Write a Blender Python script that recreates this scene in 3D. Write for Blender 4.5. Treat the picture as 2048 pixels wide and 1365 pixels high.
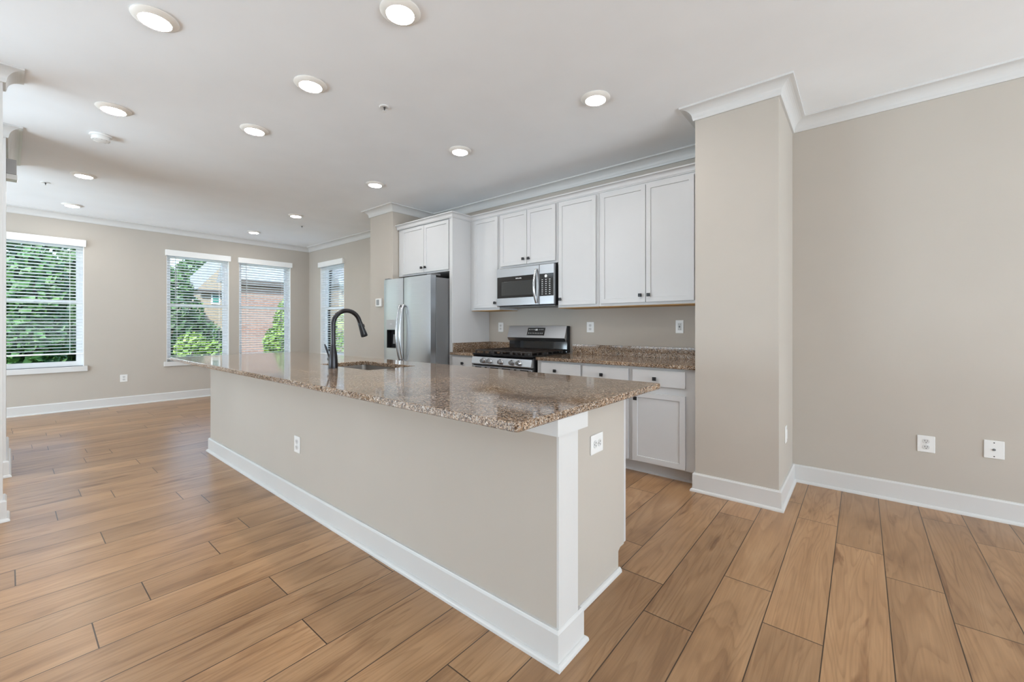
import bpy, bmesh, math, random
from math import radians as R, pi, sin, cos
from mathutils import Vector, Matrix

# ------------------------------------------------------------------ scene, camera, sky, sun, exposure
for o in list(bpy.data.objects):
    bpy.data.objects.remove(o)
S = bpy.context.scene
COL = S.collection

cam_data = bpy.data.cameras.new('camera')
cam_data.sensor_width = 36.0
cam_data.lens = 839.56 / 2048 * 36
cam_data.shift_y = -29.3 / 2048
cam_data.clip_start = 0.05
cam_data.clip_end = 400
camera = bpy.data.objects.new('camera', cam_data)
camera.location = (0, 0, 1.2)
camera.rotation_euler = (R(90), 0, R(39.806))
COL.objects.link(camera)
S.camera = camera

world = bpy.data.worlds.new('sky')
S.world = world
world.use_nodes = True
wn = world.node_tree.nodes
wl = world.node_tree.links
wn.clear()
sky = wn.new('ShaderNodeTexSky')
sky.sky_type = 'NISHITA'
sky.sun_disc = False
sky.sun_elevation = R(50)
sky.sun_rotation = R(150)
sky.air_density = 1.0
sky.dust_density = 0.6
sky.ozone_density = 1.5
bg = wn.new('ShaderNodeBackground')
bg.inputs['Strength'].default_value = 0.8
wo = wn.new('ShaderNodeOutputWorld')
wl.new(sky.outputs[0], bg.inputs[0])
wl.new(bg.outputs[0], wo.inputs[0])

sun_data = bpy.data.lights.new('sun', 'SUN')
sun_data.energy = 11.5
sun_data.angle = R(1)
sun_data.color = (1, .95, .86)
sun = bpy.data.objects.new('sun', sun_data)
sun.rotation_euler = Vector((-.66, .50, -.66)).to_track_quat('-Z', 'Y').to_euler()
COL.objects.link(sun)

def area_light(name, loc, rot, sx, sy, power, color=(1, 1, 1)):
    d = bpy.data.lights.new(name, 'AREA')
    d.shape = 'RECTANGLE'; d.size = sx; d.size_y = sy; d.energy = power; d.color = color
    o = bpy.data.objects.new(name, d)
    o.location = loc; o.rotation_euler = rot
    COL.objects.link(o)
    return o
# unseen area lights, no windows built: rear is inferred daylight, sides are added fill
area_light('daylight_rear_windows', (5.40, .4, 1.3), (0, R(131), 0), 2.0, 5.5, 520, (.775, .90, 1.0))
area_light('added_side_fill', (-.35, -3.90, 1.1), (R(-132), 0, R(180)), 5.7, 2.0, 45, (.71, .875, 1.0))  # added fill from the solid back wall, tilted up to brighten the ceiling
area_light('added_side_fill_far', (-5.85, -3.90, 1.1), (R(-130), 0, R(180)), 5.2, 2.0, 440, (.71, .875, 1.0))  # stronger added fill for the far ceiling and walls, no window there

S.view_settings.view_transform = 'Standard'
S.view_settings.look = 'None'
S.view_settings.gamma = 1
S.view_settings.use_curve_mapping = False
S.view_settings.exposure = 0.24
S.cycles.use_denoising = True
S.cycles.max_bounces = 10
S.cycles.diffuse_bounces = 6
S.cycles.glossy_bounces = 5
S.cycles.transmission_bounces = 6
S.cycles.transparent_max_bounces = 12
S.cycles.sample_clamp_indirect = 6.0
S.cycles.caustics_reflective = False
S.cycles.caustics_refractive = False

# ------------------------------------------------------------------ measures of the room (metres)
H = 2.79
YW = 3.911          # kitchen wall and right wall
XF = -8.62          # far wall with the three windows
CF = 3.212          # front of the two wall columns
CR = (-.935, -.415)
CL = (-5.232, -4.702)
SILL, HEAD = .63, 2.40
random.seed(7)

# ------------------------------------------------------------------ materials
def new_mat(name):
    m = bpy.data.materials.new(name)
    m.use_nodes = True
    nt = m.node_tree
    b = nt.nodes['Principled BSDF']
    return m, nt, b
def N(nt, t, **kw):
    n = nt.nodes.new(t)
    for k, v in kw.items():
        if k.startswith('i_'):
            n.inputs[k[2:]].default_value = v
        else:
            setattr(n, k, v)
    return n
def ramp(nt, stops, interp='LINEAR'):
    n = nt.nodes.new('ShaderNodeValToRGB')
    cr = n.color_ramp
    cr.interpolation = interp
    while len(cr.elements) < len(stops):
        cr.elements.new(.5)
    for e, (p, c) in zip(cr.elements, stops):
        e.position = p
        e.color = (c[0], c[1], c[2], 1)
    return n
def paint(name, col, rough=.5, bump=.0, scale=300, spec=.4, metal=0.0, var=.015):
    m, nt, b = new_mat(name)
    b.inputs['Roughness'].default_value = rough
    b.inputs['Specular IOR Level'].default_value = spec
    b.inputs['Metallic'].default_value = metal
    tc = N(nt, 'ShaderNodeTexCoord')
    no = N(nt, 'ShaderNodeTexNoise', i_Scale=2.5, i_Detail=3.0)
    nt.links.new(tc.outputs['Object'], no.inputs['Vector'])
    lo = [max(0, c * (1 - var)) for c in col]; hi = [min(1, c * (1 + var)) for c in col]
    r = ramp(nt, [(.3, lo), (.7, hi)])
    nt.links.new(no.outputs['Fac'], r.inputs[0])
    nt.links.new(r.outputs[0], b.inputs['Base Color'])
    if bump:
        n2 = N(nt, 'ShaderNodeTexNoise', i_Scale=scale, i_Detail=2.0)
        nt.links.new(tc.outputs['Object'], n2.inputs['Vector'])
        bp = N(nt, 'ShaderNodeBump', i_Strength=bump, i_Distance=.001)
        nt.links.new(n2.outputs['Fac'], bp.inputs['Height'])
        nt.links.new(bp.outputs[0], b.inputs['Normal'])
    return m

M = {}
M['wall'] = paint('greige_wall_paint', (.515, .472, .420), .75, .15, 220, .25)
M['ceiling'] = paint('flat_ceiling_paint', (.90, .922, .945), .9, .1, 150, .1)
M['trim'] = paint('white_trim_paint', (.665, .66, .65), .35, 0, 1, .4)
M['cab'] = paint('pale_grey_cabinet_paint', (.605, .605, .61), .40, 0, 1, .4)
M['vinyl'] = paint('white_window_vinyl', (.88, .88, .88), .4)
M['blind'] = paint('white_blind_slat', (.90, .90, .89), .45)
M['plate'] = paint('white_wall_plate_plastic', (.82, .82, .81), .3)
M['plate_offwhite'] = paint('off_white_socket_plastic', (.66, .66, .65), .35)  # slightly darker than the plates, for sockets, screws and sprinkler recess
M['slot'] = paint('dark_slot', (.03, .03, .03), .5)
M['black'] = paint('matte_black_metal', (.022, .022, .024), .35, 0, 1, .5, .3)
M['faucet'] = paint('dark_bronze_faucet_metal', (.038, .036, .039), .30, 0, 1, .6, .75)
M['blackglass'] = paint('black_appliance_glass', (.015, .015, .016), .06, 0, 1, .6)
M['ovenglass'] = paint('smoked_window_glass', (.045, .047, .047), .10, 0, 1, .5)
M['blackplastic'] = paint('black_appliance_side', (.012, .012, .013), .45)
M['darkgrey'] = paint('dark_grey_appliance_side', (.20, .20, .205), .4, 0, 1, .5, .3)
M['castiron'] = paint('cast_iron_grate', (.035, .026, .022), .42, .3, 300, .5, .2)
M['chrome'] = paint('polished_steel', (.55, .56, .58), .24, 0, 1, .5, 1.0)
M['greybox'] = paint('grey_plastic', (.42, .42, .42), .5)
M['screen'] = paint('grey_thermostat_screen', (.30, .31, .32), .2)
M['rawwood'] = paint('bare_plywood_underside', (.62, .36, .13), .6)
M['lightring'] = paint('glow_tinted_light_trim', (.83, .80, .75), .4)  # cream tint of the warm lamp light put into the ring colour
M['print'] = paint('pale_grey_printing', (.62, .62, .62), .5)
M['printlight'] = paint('white_printing', (.85, .85, .85), .5)

def emit(name, col, strength):
    m, nt, b = new_mat(name)
    b.inputs['Base Color'].default_value = (.8, .8, .8, 1)
    b.inputs['Emission Color'].default_value = (*col, 1)
    b.inputs['Emission Strength'].default_value = strength
    return m
M['lens'] = emit('lit_light_lens', (1, .97, .93), 106)

def steel(name, axis, base=(.50, .515, .54), rough=.30):
    m, nt, b = new_mat(name)
    b.inputs['Metallic'].default_value = 1.0
    tc = N(nt, 'ShaderNodeTexCoord')
    mp = N(nt, 'ShaderNodeMapping')
    sc = [400, 400, 400]; sc[axis] = 3
    mp.inputs['Scale'].default_value = sc
    no = N(nt, 'ShaderNodeTexNoise', i_Scale=1.0, i_Detail=3.0)
    nt.links.new(tc.outputs['Object'], mp.inputs[0]); nt.links.new(mp.outputs[0], no.inputs['Vector'])
    r = ramp(nt, [(.25, [c * .94 for c in base]), (.75, [min(1, c * 1.05) for c in base])])
    nt.links.new(no.outputs['Fac'], r.inputs[0]); nt.links.new(r.outputs[0], b.inputs['Base Color'])
    mr = N(nt, 'ShaderNodeMapRange'); mr.inputs['To Min'].default_value = rough - .05; mr.inputs['To Max'].default_value = rough + .07
    nt.links.new(no.outputs['Fac'], mr.inputs['Value']); nt.links.new(mr.outputs[0], b.inputs['Roughness'])
    return m
M['steel'] = steel('brushed_stainless_steel', 0)
M['sinksteel'] = steel('satin_sink_steel', 0, (.40, .38, .36), .35)

def granite(name):
    m, nt, b = new_mat(name)
    tc = N(nt, 'ShaderNodeTexCoord')
    big = N(nt, 'ShaderNodeTexNoise', i_Scale=2.6, i_Detail=4.0, i_Distortion=.8)
    v1 = N(nt, 'ShaderNodeTexVoronoi', i_Scale=150.0)
    v2 = N(nt, 'ShaderNodeTexVoronoi', i_Scale=300.0)
    nz = N(nt, 'ShaderNodeTexNoise', i_Scale=70.0, i_Detail=5.0, i_Roughness=.7)
    for n in (big, v1, v2, nz):
        nt.links.new(tc.outputs['Object'], n.inputs['Vector'])
    r1 = ramp(nt, [(0, (.018, .011, .008)), (.20, (.055, .030, .018)), (.34, (.17, .100, .060)), (.50, (.30, .205, .135)),
                   (.66, (.42, .335, .26)), (.82, (.36, .33, .31)), (1, (.74, .70, .66))])
    sep = N(nt, 'ShaderNodeSeparateColor')
    nt.links.new(v1.outputs['Color'], sep.inputs[0])
    nt.links.new(sep.outputs[0], r1.inputs[0])
    r2 = ramp(nt, [(0, (.018, .012, .010)), (.32, (.10, .058, .035)), (.6, (.37, .25, .16)), (1, (.66, .57, .48))])
    sep2 = N(nt, 'ShaderNodeSeparateColor')
    nt.links.new(v2.outputs['Color'], sep2.inputs[0]); nt.links.new(sep2.outputs[1], r2.inputs[0])
    mx = N(nt, 'ShaderNodeMix', data_type='RGBA')
    rm = ramp(nt, [(.42, (0, 0, 0)), (.58, (1, 1, 1))])
    nt.links.new(nz.outputs['Fac'], rm.inputs[0])
    nt.links.new(rm.outputs[0], mx.inputs[0])
    nt.links.new(r1.outputs[0], mx.inputs[6]); nt.links.new(r2.outputs[0], mx.inputs[7])
    tone = ramp(nt, [(.30, (.60, .54, .49)), (.46, (.88, .82, .75)), (.56, (.92, .88, .83)), (.68, (1.18, 1.07, .93)), (.8, (.76, .71, .69))])
    nt.links.new(big.outputs['Fac'], tone.inputs[0])
    mul = N(nt, 'ShaderNodeMix', data_type='RGBA', blend_type='MULTIPLY')
    mul.inputs[0].default_value = 1
    nt.links.new(mx.outputs[2], mul.inputs[6]); nt.links.new(tone.outputs[0], mul.inputs[7])
    nt.links.new(mul.outputs[2], b.inputs['Base Color'])
    b.inputs['Roughness'].default_value = .07
    b.inputs['Specular IOR Level'].default_value = .55
    return m
M['granite'] = granite('brown_speckled_granite')

def oak_floor():
    m, nt, b = new_mat('natural_maple_plank_floor')
    L = nt.links.new
    uv = N(nt, 'ShaderNodeUVMap', uv_map='metric')
    uvn = N(nt, 'ShaderNodeUVMap', uv_map='unit')
    at = N(nt, 'ShaderNodeAttribute', attribute_name='plank')
    sepa = N(nt, 'ShaderNodeSeparateColor'); L(at.outputs['Color'], sepa.inputs[0])
    off = N(nt, 'ShaderNodeVectorMath', operation='SCALE'); off.inputs['Scale'].default_value = 60
    L(at.outputs['Color'], off.inputs[0])
    add = N(nt, 'ShaderNodeVectorMath', operation='ADD'); L(uv.outputs[0], add.inputs[0]); L(off.outputs[0], add.inputs[1])
    def stretched(sx, sy, **kw):
        mp = N(nt, 'ShaderNodeMapping'); mp.inputs['Scale'].default_value = (sx, sy, 1)
        L(add.outputs[0], mp.inputs[0])
        n = N(nt, 'ShaderNodeTexNoise', **kw); L(mp.outputs[0], n.inputs['Vector'])
        return n
    blot = stretched(7, 1.6, i_Scale=1.0, i_Detail=3.0, i_Distortion=.6)
    field = stretched(5.0, .42, i_Scale=1.0, i_Detail=2.5, i_Distortion=.7)
    fine = stretched(160, 5, i_Scale=1.0, i_Detail=3.0)
    # contour lines of the field make the cathedral grain
    m1 = N(nt, 'ShaderNodeMath', operation='MULTIPLY'); m1.inputs[1].default_value = 20; L(field.outputs['Fac'], m1.inputs[0])
    m2 = N(nt, 'ShaderNodeMath', operation='FRACT'); L(m1.outputs[0], m2.inputs[0])
    lines = ramp(nt, [(0, (.78, .74, .70)), (.10, (1, 1, 1)), (.55, (1.03, 1.03, 1.03)), (1, (.80, .76, .72))]); L(m2.outputs[0], lines.inputs[0])
    base = ramp(nt, [(.26, (.255, .138, .066)), (.42, (.36, .205, .102)), (.58, (.41, .240, .123)), (.75, (.46, .284, .155))]); L(blot.outputs['Fac'], base.inputs[0])
    knot = ramp(nt, [(.25, (.48, .38, .31)), (.38, (1, 1, 1))])
    kn = stretched(13, 1.5, i_Scale=1.0, i_Detail=4.0, i_Distortion=1.2); L(kn.outputs['Fac'], knot.inputs[0])
    ff = ramp(nt, [(.3, (.90, .895, .89)), (.7, (1.06, 1.06, 1.06))]); L(fine.outputs['Fac'], ff.inputs[0])
    tone = ramp(nt, [(0, (.84, .83, .83)), (.5, (1, 1, 1)), (1, (1.12, 1.11, 1.10))]); L(sepa.outputs[2], tone.inputs[0])
    cur = base.outputs[0]
    for x, fac in ((lines, .75), (knot, 1.0), (ff, 1), (tone, 1)):
        mu = N(nt, 'ShaderNodeMix', data_type='RGBA', blend_type='MULTIPLY'); mu.inputs[0].default_value = fac
        L(cur, mu.inputs[6]); L(x.outputs[0], mu.inputs[7]); cur = mu.outputs[2]
    # bevelled joints round every plank
    su = N(nt, 'ShaderNodeSeparateXYZ'); L(uvn.outputs[0], su.inputs[0])
    def edge(sock, w):
        a = N(nt, 'ShaderNodeMath', operation='SUBTRACT'); a.inputs[1].default_value = .5; L(sock, a.inputs[0])
        c = N(nt, 'ShaderNodeMath', operation='ABSOLUTE'); L(a.outputs[0], c.inputs[0])
        g = N(nt, 'ShaderNodeMath', operation='GREATER_THAN'); g.inputs[1].default_value = .5 - w; L(c.outputs[0], g.inputs[0])
        return g
    e1 = edge(su.outputs[0], .010); e2 = edge(su.outputs[1], .0018)
    mxm = N(nt, 'ShaderNodeMath', operation='MAXIMUM'); L(e1.outputs[0], mxm.inputs[0]); L(e2.outputs[0], mxm.inputs[1])
    seam = N(nt, 'ShaderNodeMix', data_type='RGBA'); L(mxm.outputs[0], seam.inputs[0]); L(cur, seam.inputs[6]); seam.inputs[7].default_value = (.055, .030, .015, 1)
    L(seam.outputs[2], b.inputs['Base Color'])
    rr = N(nt, 'ShaderNodeMapRange'); rr.inputs['To Min'].default_value = .25; rr.inputs['To Max'].default_value = .35
    L(fine.outputs['Fac'], rr.inputs['Value']); L(rr.outputs[0], b.inputs['Roughness'])
    b.inputs['Specular IOR Level'].default_value = .5
    bp = N(nt, 'ShaderNodeBump', i_Strength=.12, i_Distance=.0006); L(fine.outputs['Fac'], bp.inputs['Height']); L(bp.outputs[0], b.inputs['Normal'])
    return m
M['floor'] = oak_floor()

def glass():
    m, nt, b = new_mat('window_glass')
    nt.nodes.remove(b)
    out = nt.nodes['Material Output']
    tr = N(nt, 'ShaderNodeBsdfTransparent'); tr.inputs[0].default_value = (.93, .96, .95, 1)
    gl = N(nt, 'ShaderNodeBsdfGlossy'); gl.inputs['Roughness'].default_value = .01
    fr = N(nt, 'ShaderNodeFresnel'); fr.inputs[0].default_value = 1.12
    mx = N(nt, 'ShaderNodeMixShader')
    nt.links.new(fr.outputs[0], mx.inputs[0]); nt.links.new(tr.outputs[0], mx.inputs[1]); nt.links.new(gl.outputs[0], mx.inputs[2])
    nt.links.new(mx.outputs[0], out.inputs[0])
    return m
M['glass'] = glass()

def brick(name, c1, c2, mortar, swap):
    m, nt, b = new_mat(name)
    tc = N(nt, 'ShaderNodeTexCoord')
    sx = N(nt, 'ShaderNodeSeparateXYZ'); cx = N(nt, 'ShaderNodeCombineXYZ')
    nt.links.new(tc.outputs['Object'], sx.inputs[0])
    nt.links.new(sx.outputs[1 if swap else 0], cx.inputs[0]); nt.links.new(sx.outputs[2], cx.inputs[1])
    t = N(nt, 'ShaderNodeTexBrick', i_Scale=1.0)
    t.inputs['Brick Width'].default_value = .24; t.inputs['Row Height'].default_value = .085; t.inputs['Mortar Size'].default_value = .010
    t.inputs['Color1'].default_value = (*c1, 1); t.inputs['Color2'].default_value = (*c2, 1); t.inputs['Mortar'].default_value = (*mortar, 1)
    nt.links.new(cx.outputs[0], t.inputs['Vector']); nt.links.new(t.outputs['Color'], b.inputs['Base Color'])
    b.inputs['Roughness'].default_value = .9
    return m
M['brickred'] = brick('rose_brick', (.15, .085, .066), (.19, .115, .09), (.20, .17, .15), True)
M['bricktan'] = brick('tan_brick', (.19, .145, .10), (.24, .19, .135), (.22, .20, .17), True)
def speckle(name, stops, scale, rough=.8, detail=5):
    m, nt, b = new_mat(name)
    tc = N(nt, 'ShaderNodeTexCoord'); no = N(nt, 'ShaderNodeTexNoise', i_Scale=scale, i_Detail=float(detail), i_Roughness=.65)
    nt.links.new(tc.outputs['Object'], no.inputs['Vector'])
    r = ramp(nt, stops); nt.links.new(no.outputs['Fac'], r.inputs[0]); nt.links.new(r.outputs[0], b.inputs['Base Color'])
    b.inputs['Roughness'].default_value = rough
    return m
M['shingle'] = speckle('light_grey_roof_shingle', [(.3, (.13, .135, .145)), (.7, (.19, .195, .20))], 6)
M['darkeave'] = paint('dark_brown_gutter', (.05, .04, .035), .6)
M['tealglass'] = paint('teal_house_window', (.04, .15, .13), .2)
M['lawn'] = speckle('lawn', [(.3, (.025, .065, .012)), (.7, (.08, .15, .028))], 3)
M['paving'] = speckle('pale_pavement', [(.3, (.17, .155, .145)), (.7, (.22, .205, .19))], 2)
def leafmat(name, dark, light):
    m, nt, b = new_mat(name)
    tc = N(nt, 'ShaderNodeTexCoord'); no = N(nt, 'ShaderNodeTexNoise', i_Scale=3.0, i_Detail=6.0, i_Roughness=.75)
    nt.links.new(tc.outputs['Object'], no.inputs['Vector'])
    r = ramp(nt, [(.35, dark), (.65, light)]); nt.links.new(no.outputs['Fac'], r.inputs[0]); nt.links.new(r.outputs[0], b.inputs['Base Color'])
    b.inputs['Roughness'].default_value = .6
    return m
M['leafdark'] = leafmat('dark_green_leaves', (.010, .032, .010), (.045, .10, .028))
M['leafmid'] = leafmat('green_leaves', (.015, .050, .014), (.065, .15, .04))
M['leaflight'] = leafmat('bright_green_leaves', (.06, .13, .018), (.17, .25, .045))
M['bark'] = paint('tree_bark', (.10, .075, .055), .9)

# ------------------------------------------------------------------ mesh helpers
def bm_new():
    return bmesh.new()
def box(bm, x0, x1, y0, y1, z0, z1, bev=0.0, seg=2):
    vs = [bm.verts.new((x, y, z)) for x in (x0, x1) for y in (y0, y1) for z in (z0, z1)]
    idx = [(0, 1, 3, 2), (4, 6, 7, 5), (0, 4, 5, 1), (2, 3, 7, 6), (0, 2, 6, 4), (1, 5, 7, 3)]
    fs = [bm.faces.new([vs[i] for i in f]) for f in idx]
    if bev > 0:
        es = list({e for f in fs for e in f.edges})
        bmesh.ops.bevel(bm, geom=es, offset=bev, segments=seg, affect='EDGES', profile=.5)
    return bm
def prism(bm, pts, axis, a, b):
    """extrude polygon pts (2-D, the two other axes in order) along axis from a to b"""
    def mk(p, t):
        c = [0, 0, 0]
        o = [i for i in range(3) if i != axis]
        c[axis] = t; c[o[0]] = p[0]; c[o[1]] = p[1]
        return bm.verts.new(c)
    A = [mk(p, a) for p in pts]; B = [mk(p, b) for p in pts]
    n = len(pts)
    bm.faces.new(A); bm.faces.new(B[::-1])
    for i in range(n):
        bm.faces.new([A[i], B[i], B[(i + 1) % n], A[(i + 1) % n]])
    return bm
def lathe(bm, prof, c=(0, 0, 0), seg=32, axis='Z', caps=True):
    rings = []
    for r, h in prof:
        ring = []
        for i in range(seg):
            t = 2 * pi * i / seg
            p = (r * cos(t), r * sin(t), h)
            if axis == 'Y': p = (p[0], h, p[1])
            if axis == 'X': p = (h, p[0], p[1])
            ring.append(bm.verts.new((c[0] + p[0], c[1] + p[1], c[2] + p[2])))
        rings.append(ring)
    for a, b in zip(rings, rings[1:]):
        for i in range(seg):
            bm.faces.new([a[i], a[(i + 1) % seg], b[(i + 1) % seg], b[i]])
    if caps:
        bm.faces.new(rings[0][::-1]); bm.faces.new(rings[-1])
    return bm
def tube(bm, pts, radii, seg=16, sq=None):
    """swept tube through pts; sq=(a,b) gives an oval section scaled by a across and b along the other normal"""
    pts = [Vector(p) for p in pts]
    if not isinstance(radii, (list, tuple)): radii = [radii] * len(pts)
    rings = []
    up = None
    for i, p in enumerate(pts):
        d = (pts[min(i + 1, len(pts) - 1)] - pts[max(i - 1, 0)]).normalized()
        if up is None:
            up = Vector((1, 0, 0)) if abs(d.x) < .9 else Vector((0, 1, 0))
        n1 = (up - d * up.dot(d)).normalized(); n2 = d.cross(n1); up = n1
        sa, sb = sq or (1, 1)
        rings.append([bm.verts.new(p + n1 * cos(2 * pi * k / seg) * radii[i] * sa + n2 * sin(2 * pi * k / seg) * radii[i] * sb) for k in range(seg)])
    for a, b in zip(rings, rings[1:]):
        for i in range(seg):
            bm.faces.new([a[i], a[(i + 1) % seg], b[(i + 1) % seg], b[i]])
    bm.faces.new(rings[0][::-1]); bm.faces.new(rings[-1])
    return bm
def sweep(bm, path, prof, side=1, z0=0.0):
    """moulding: prof [(out, z)] swept along an open 2-D path with mitred corners; side +1 = outwards is to the left of travel"""
    n = len(path)
    P2 = [Vector(p) for p in path]
    rings = []
    for i in range(n):
        d0 = (P2[i] - P2[i - 1]).normalized() if i > 0 else None
        d1 = (P2[i + 1] - P2[i]).normalized() if i < n - 1 else None
        d0 = d0 or d1; d1 = d1 or d0
        n0 = Vector((-d0.y, d0.x)) * side; n1 = Vector((-d1.y, d1.x)) * side
        m = n0 + n1
        m = m / max(1e-6, (1 + n0.dot(n1)))
        rings.append([bm.verts.new((P2[i].x + m.x * o, P2[i].y + m.y * o, z0 + z)) for o, z in prof])
    k = len(prof)
    for a, b in zip(rings, rings[1:]):
        for j in range(k):
            bm.faces.new([a[j], a[(j + 1) % k], b[(j + 1) % k], b[j]])
    bm.faces.new(rings[0][::-1]); bm.faces.new(rings[-1])
    return bm
def merge(bm, src, mat4):
    me = bpy.data.meshes.new('tmp'); src.to_mesh(me); me.transform(mat4); bm.from_mesh(me); bpy.data.meshes.remove(me); src.free()

# ------------------------------------------------------------------ object helpers
def link(o):
    COL.objects.link(o); return o
def thing(name, label, cat, loc=(0, 0, 0), rotz=0, group=None):
    o = link(bpy.data.objects.new(name, None))
    o.empty_display_size = .1
    o.location = loc; o.rotation_euler = (0, 0, rotz)
    o['label'] = label; o['category'] = cat
    if group: o['group'] = group
    return o
def root_loc(o):
    while o.parent: o = o.parent
    return o.location.copy()
def obj(name, bm, mat, parent=None, label=None, smooth=None, local=False):
    bmesh.ops.recalc_face_normals(bm, faces=bm.faces)
    me = bpy.data.meshes.new(name)
    if parent is not None and not local:
        bm.transform(Matrix.Translation(-root_loc(parent)))
    bm.to_mesh(me); bm.free()
    for m in (mat if isinstance(mat, (list, tuple)) else [mat]):
        me.materials.append(m)
    if smooth:
        for p in me.polygons: p.use_smooth = True
        if smooth is not True:
            me.set_sharp_from_angle(angle=R(smooth))
    o = link(bpy.data.objects.new(name, me))
    if parent is not None: o.parent = parent
    if label: o['label'] = label
    return o
def single(name, bm, mat, label, cat, origin=(0, 0, 0), group=None, smooth=None):
    bm.transform(Matrix.Translation(-Vector(origin)))
    o = obj(name, bm, mat, smooth=smooth)
    o.location = origin
    o['label'] = label; o['category'] = cat
    if group: o['group'] = group
    return o
def struct(name, bm, mat, label=None, smooth=None, parent=None):
    o = obj(name, bm, mat, smooth=smooth, parent=parent)
    if parent is None:
        o['kind'] = 'structure'
        if label: o['label'] = label
    return o
def copy_tree(o, parent=None):
    c = o.copy(); COL.objects.link(c)
    if parent is not None: c.parent = parent
    for ch in list(o.children):
        copy_tree(ch, c)
    return c
def dup(root, loc, rotz, label, group=None):
    c = copy_tree(root)
    c.location = loc; c.rotation_euler = (0, 0, rotz); c['label'] = label
    if group: c['group'] = group
    return c

# ------------------------------------------------------------------ floor
def build_floor():
    bm = bm_new()
    uvm = bm.loops.layers.uv.new('metric'); uvu = bm.loops.layers.uv.new('unit')
    col = bm.loops.layers.float_color.new('plank')
    seams = [.088]
    x = .088
    while x < 5.6:
        x += .199; seams.append(x)
    left = [.088 - .199 * k for k in range(1, 5)]
    x = left[-1]
    while x > -2.38: x -= .2105; left.append(x)
    while x > -8.7: x -= .2035; left.append(x)
    seams = sorted(left) + seams
    known = {}
    def kj(xm, y): known.setdefault(max(i for i, s in enumerate(seams) if s <= xm), y)
    for xm, y in [(-.61, 1.718), (-.82, 1.946), (-.41, 2.206), (-.21, 1.957), (-.01, 2.938), (.19, 2.69), (.38, 2.449), (.57, 3.437), (-1.03, .997),
                  (-1.0 - .08, .997), (-1.65, .77), (-2.06, .799), (-2.5, .40), (-2.69, .715), (-2.89, .92), (-3.32, .344), (-3.12, .021), (-3.72, .777), (-3.93, .196),
                  (-4.13, .48), (-4.54, .783), (-4.98, .737), (-5.17, .24), (-6.2, .25)]:
        kj(xm, y)
    Lp = 1.22
    rng = random.Random(3)
    for i in range(len(seams) - 1):
        x0, x1 = max(seams[i], XF - .05), seams[i + 1]
        if x1 <= x0: continue
        ph = known.get(i, rng.uniform(0, Lp))
        y = ph - Lp * math.ceil((ph + 4.0) / Lp)
        while y < YW:
            a, b2 = y, y + Lp
            c = (rng.random(), rng.random(), rng.random(), 1)
            ya, yb = max(a, -4.05), min(b2, YW + .02)
            if yb > ya:
                v = [bm.verts.new(p) for p in ((x0, ya, 0), (x1, ya, 0), (x1, yb, 0), (x0, yb, 0))]
                f = bm.faces.new(v)
                for lp, (u, w) in zip(f.loops, ((0, ya), (1, ya), (1, yb), (0, yb))):
                    lp[uvm].uv = (u * (x1 - x0), w - a)
                    lp[uvu].uv = (u, (w - a) / Lp)
                    lp[col] = c
            y += Lp
    o = obj('floor', bm, M['floor'])
    o['kind'] = 'structure'; o['label'] = 'light brown wood plank floor'
build_floor()

# ------------------------------------------------------------------ shell
T = .15
bm = bm_new(); box(bm, XF - T, 5.65, -4.15, YW + T, H, H + .12); struct('ceiling', bm, M['ceiling'], 'flat white ceiling')

def wall_openings(name, axis, plane, thick, a0, a1, holes, label):
    """wall in the plane axis=plane, running a0..a1 along the other axis, with rectangular holes (a,b,z0,z1)"""
    bm = bm_new()
    cuts = sorted(holes)
    def put(a, b, z0, z1):
        if b - a < 1e-4 or z1 - z0 < 1e-4: return
        p0, p1 = sorted((plane, plane + thick))
        if axis == 'x': box(bm, p0, p1, a, b, z0, z1)
        else: box(bm, a, b, p0, p1, z0, z1)
    pos = a0
    for a, b, z0, z1 in cuts:
        put(pos, a, 0, H); put(a, b, 0, z0); put(a, b, z1, H); pos = b
    put(pos, a1, 0, H)
    bmesh.ops.remove_doubles(bm, verts=bm.verts, dist=1e-5)
    return struct(name, bm, M['wall'], label)
W1 = (-.17, .700); W2 = (1.635, 2.506); W3 = (2.661, 3.549); W4 = (-8.14, -7.235)
wall_openings('wall_right', 'y', YW, T, XF - T, 5.65, [(*W4, SILL, HEAD)], 'greige wall running behind the kitchen cabinets and to the right')
wall_openings('wall_far', 'x', XF, -T, -4.15, YW, [(*W1, SILL, HEAD), (*W2, SILL, HEAD), (*W3, SILL, HEAD)], 'greige far wall with three windows')
wall_openings('wall_near', 'x', 5.5, T, -4.15, YW, [], None)
wall_openings('wall_back', 'y', -4.0, -T, XF - T, 5.65, [], None)
bm = bm_new(); box(bm, CR[0], CR[1], CF, YW, 0, H); struct('wall_column_right', bm, M['wall'], 'greige wall column at the right end of the kitchen')
bm = bm_new(); box(bm, CL[0], CL[1], CF, YW, 0, H); struct('wall_column_left', bm, M['wall'], 'greige wall column beside the refrigerator')
bm = bm_new(); box(bm, -4.21, -4.055, -.40, -.022, 0, H); struct('wall_left', bm, M['trim'], 'end of a wall at the left edge')
bm = bm_new(); box(bm, -6.36, -5.225, -.40, -.012, 0, H); struct('wall_left.001', bm, M['trim'], 'end of the second wall at the left edge')

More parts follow.
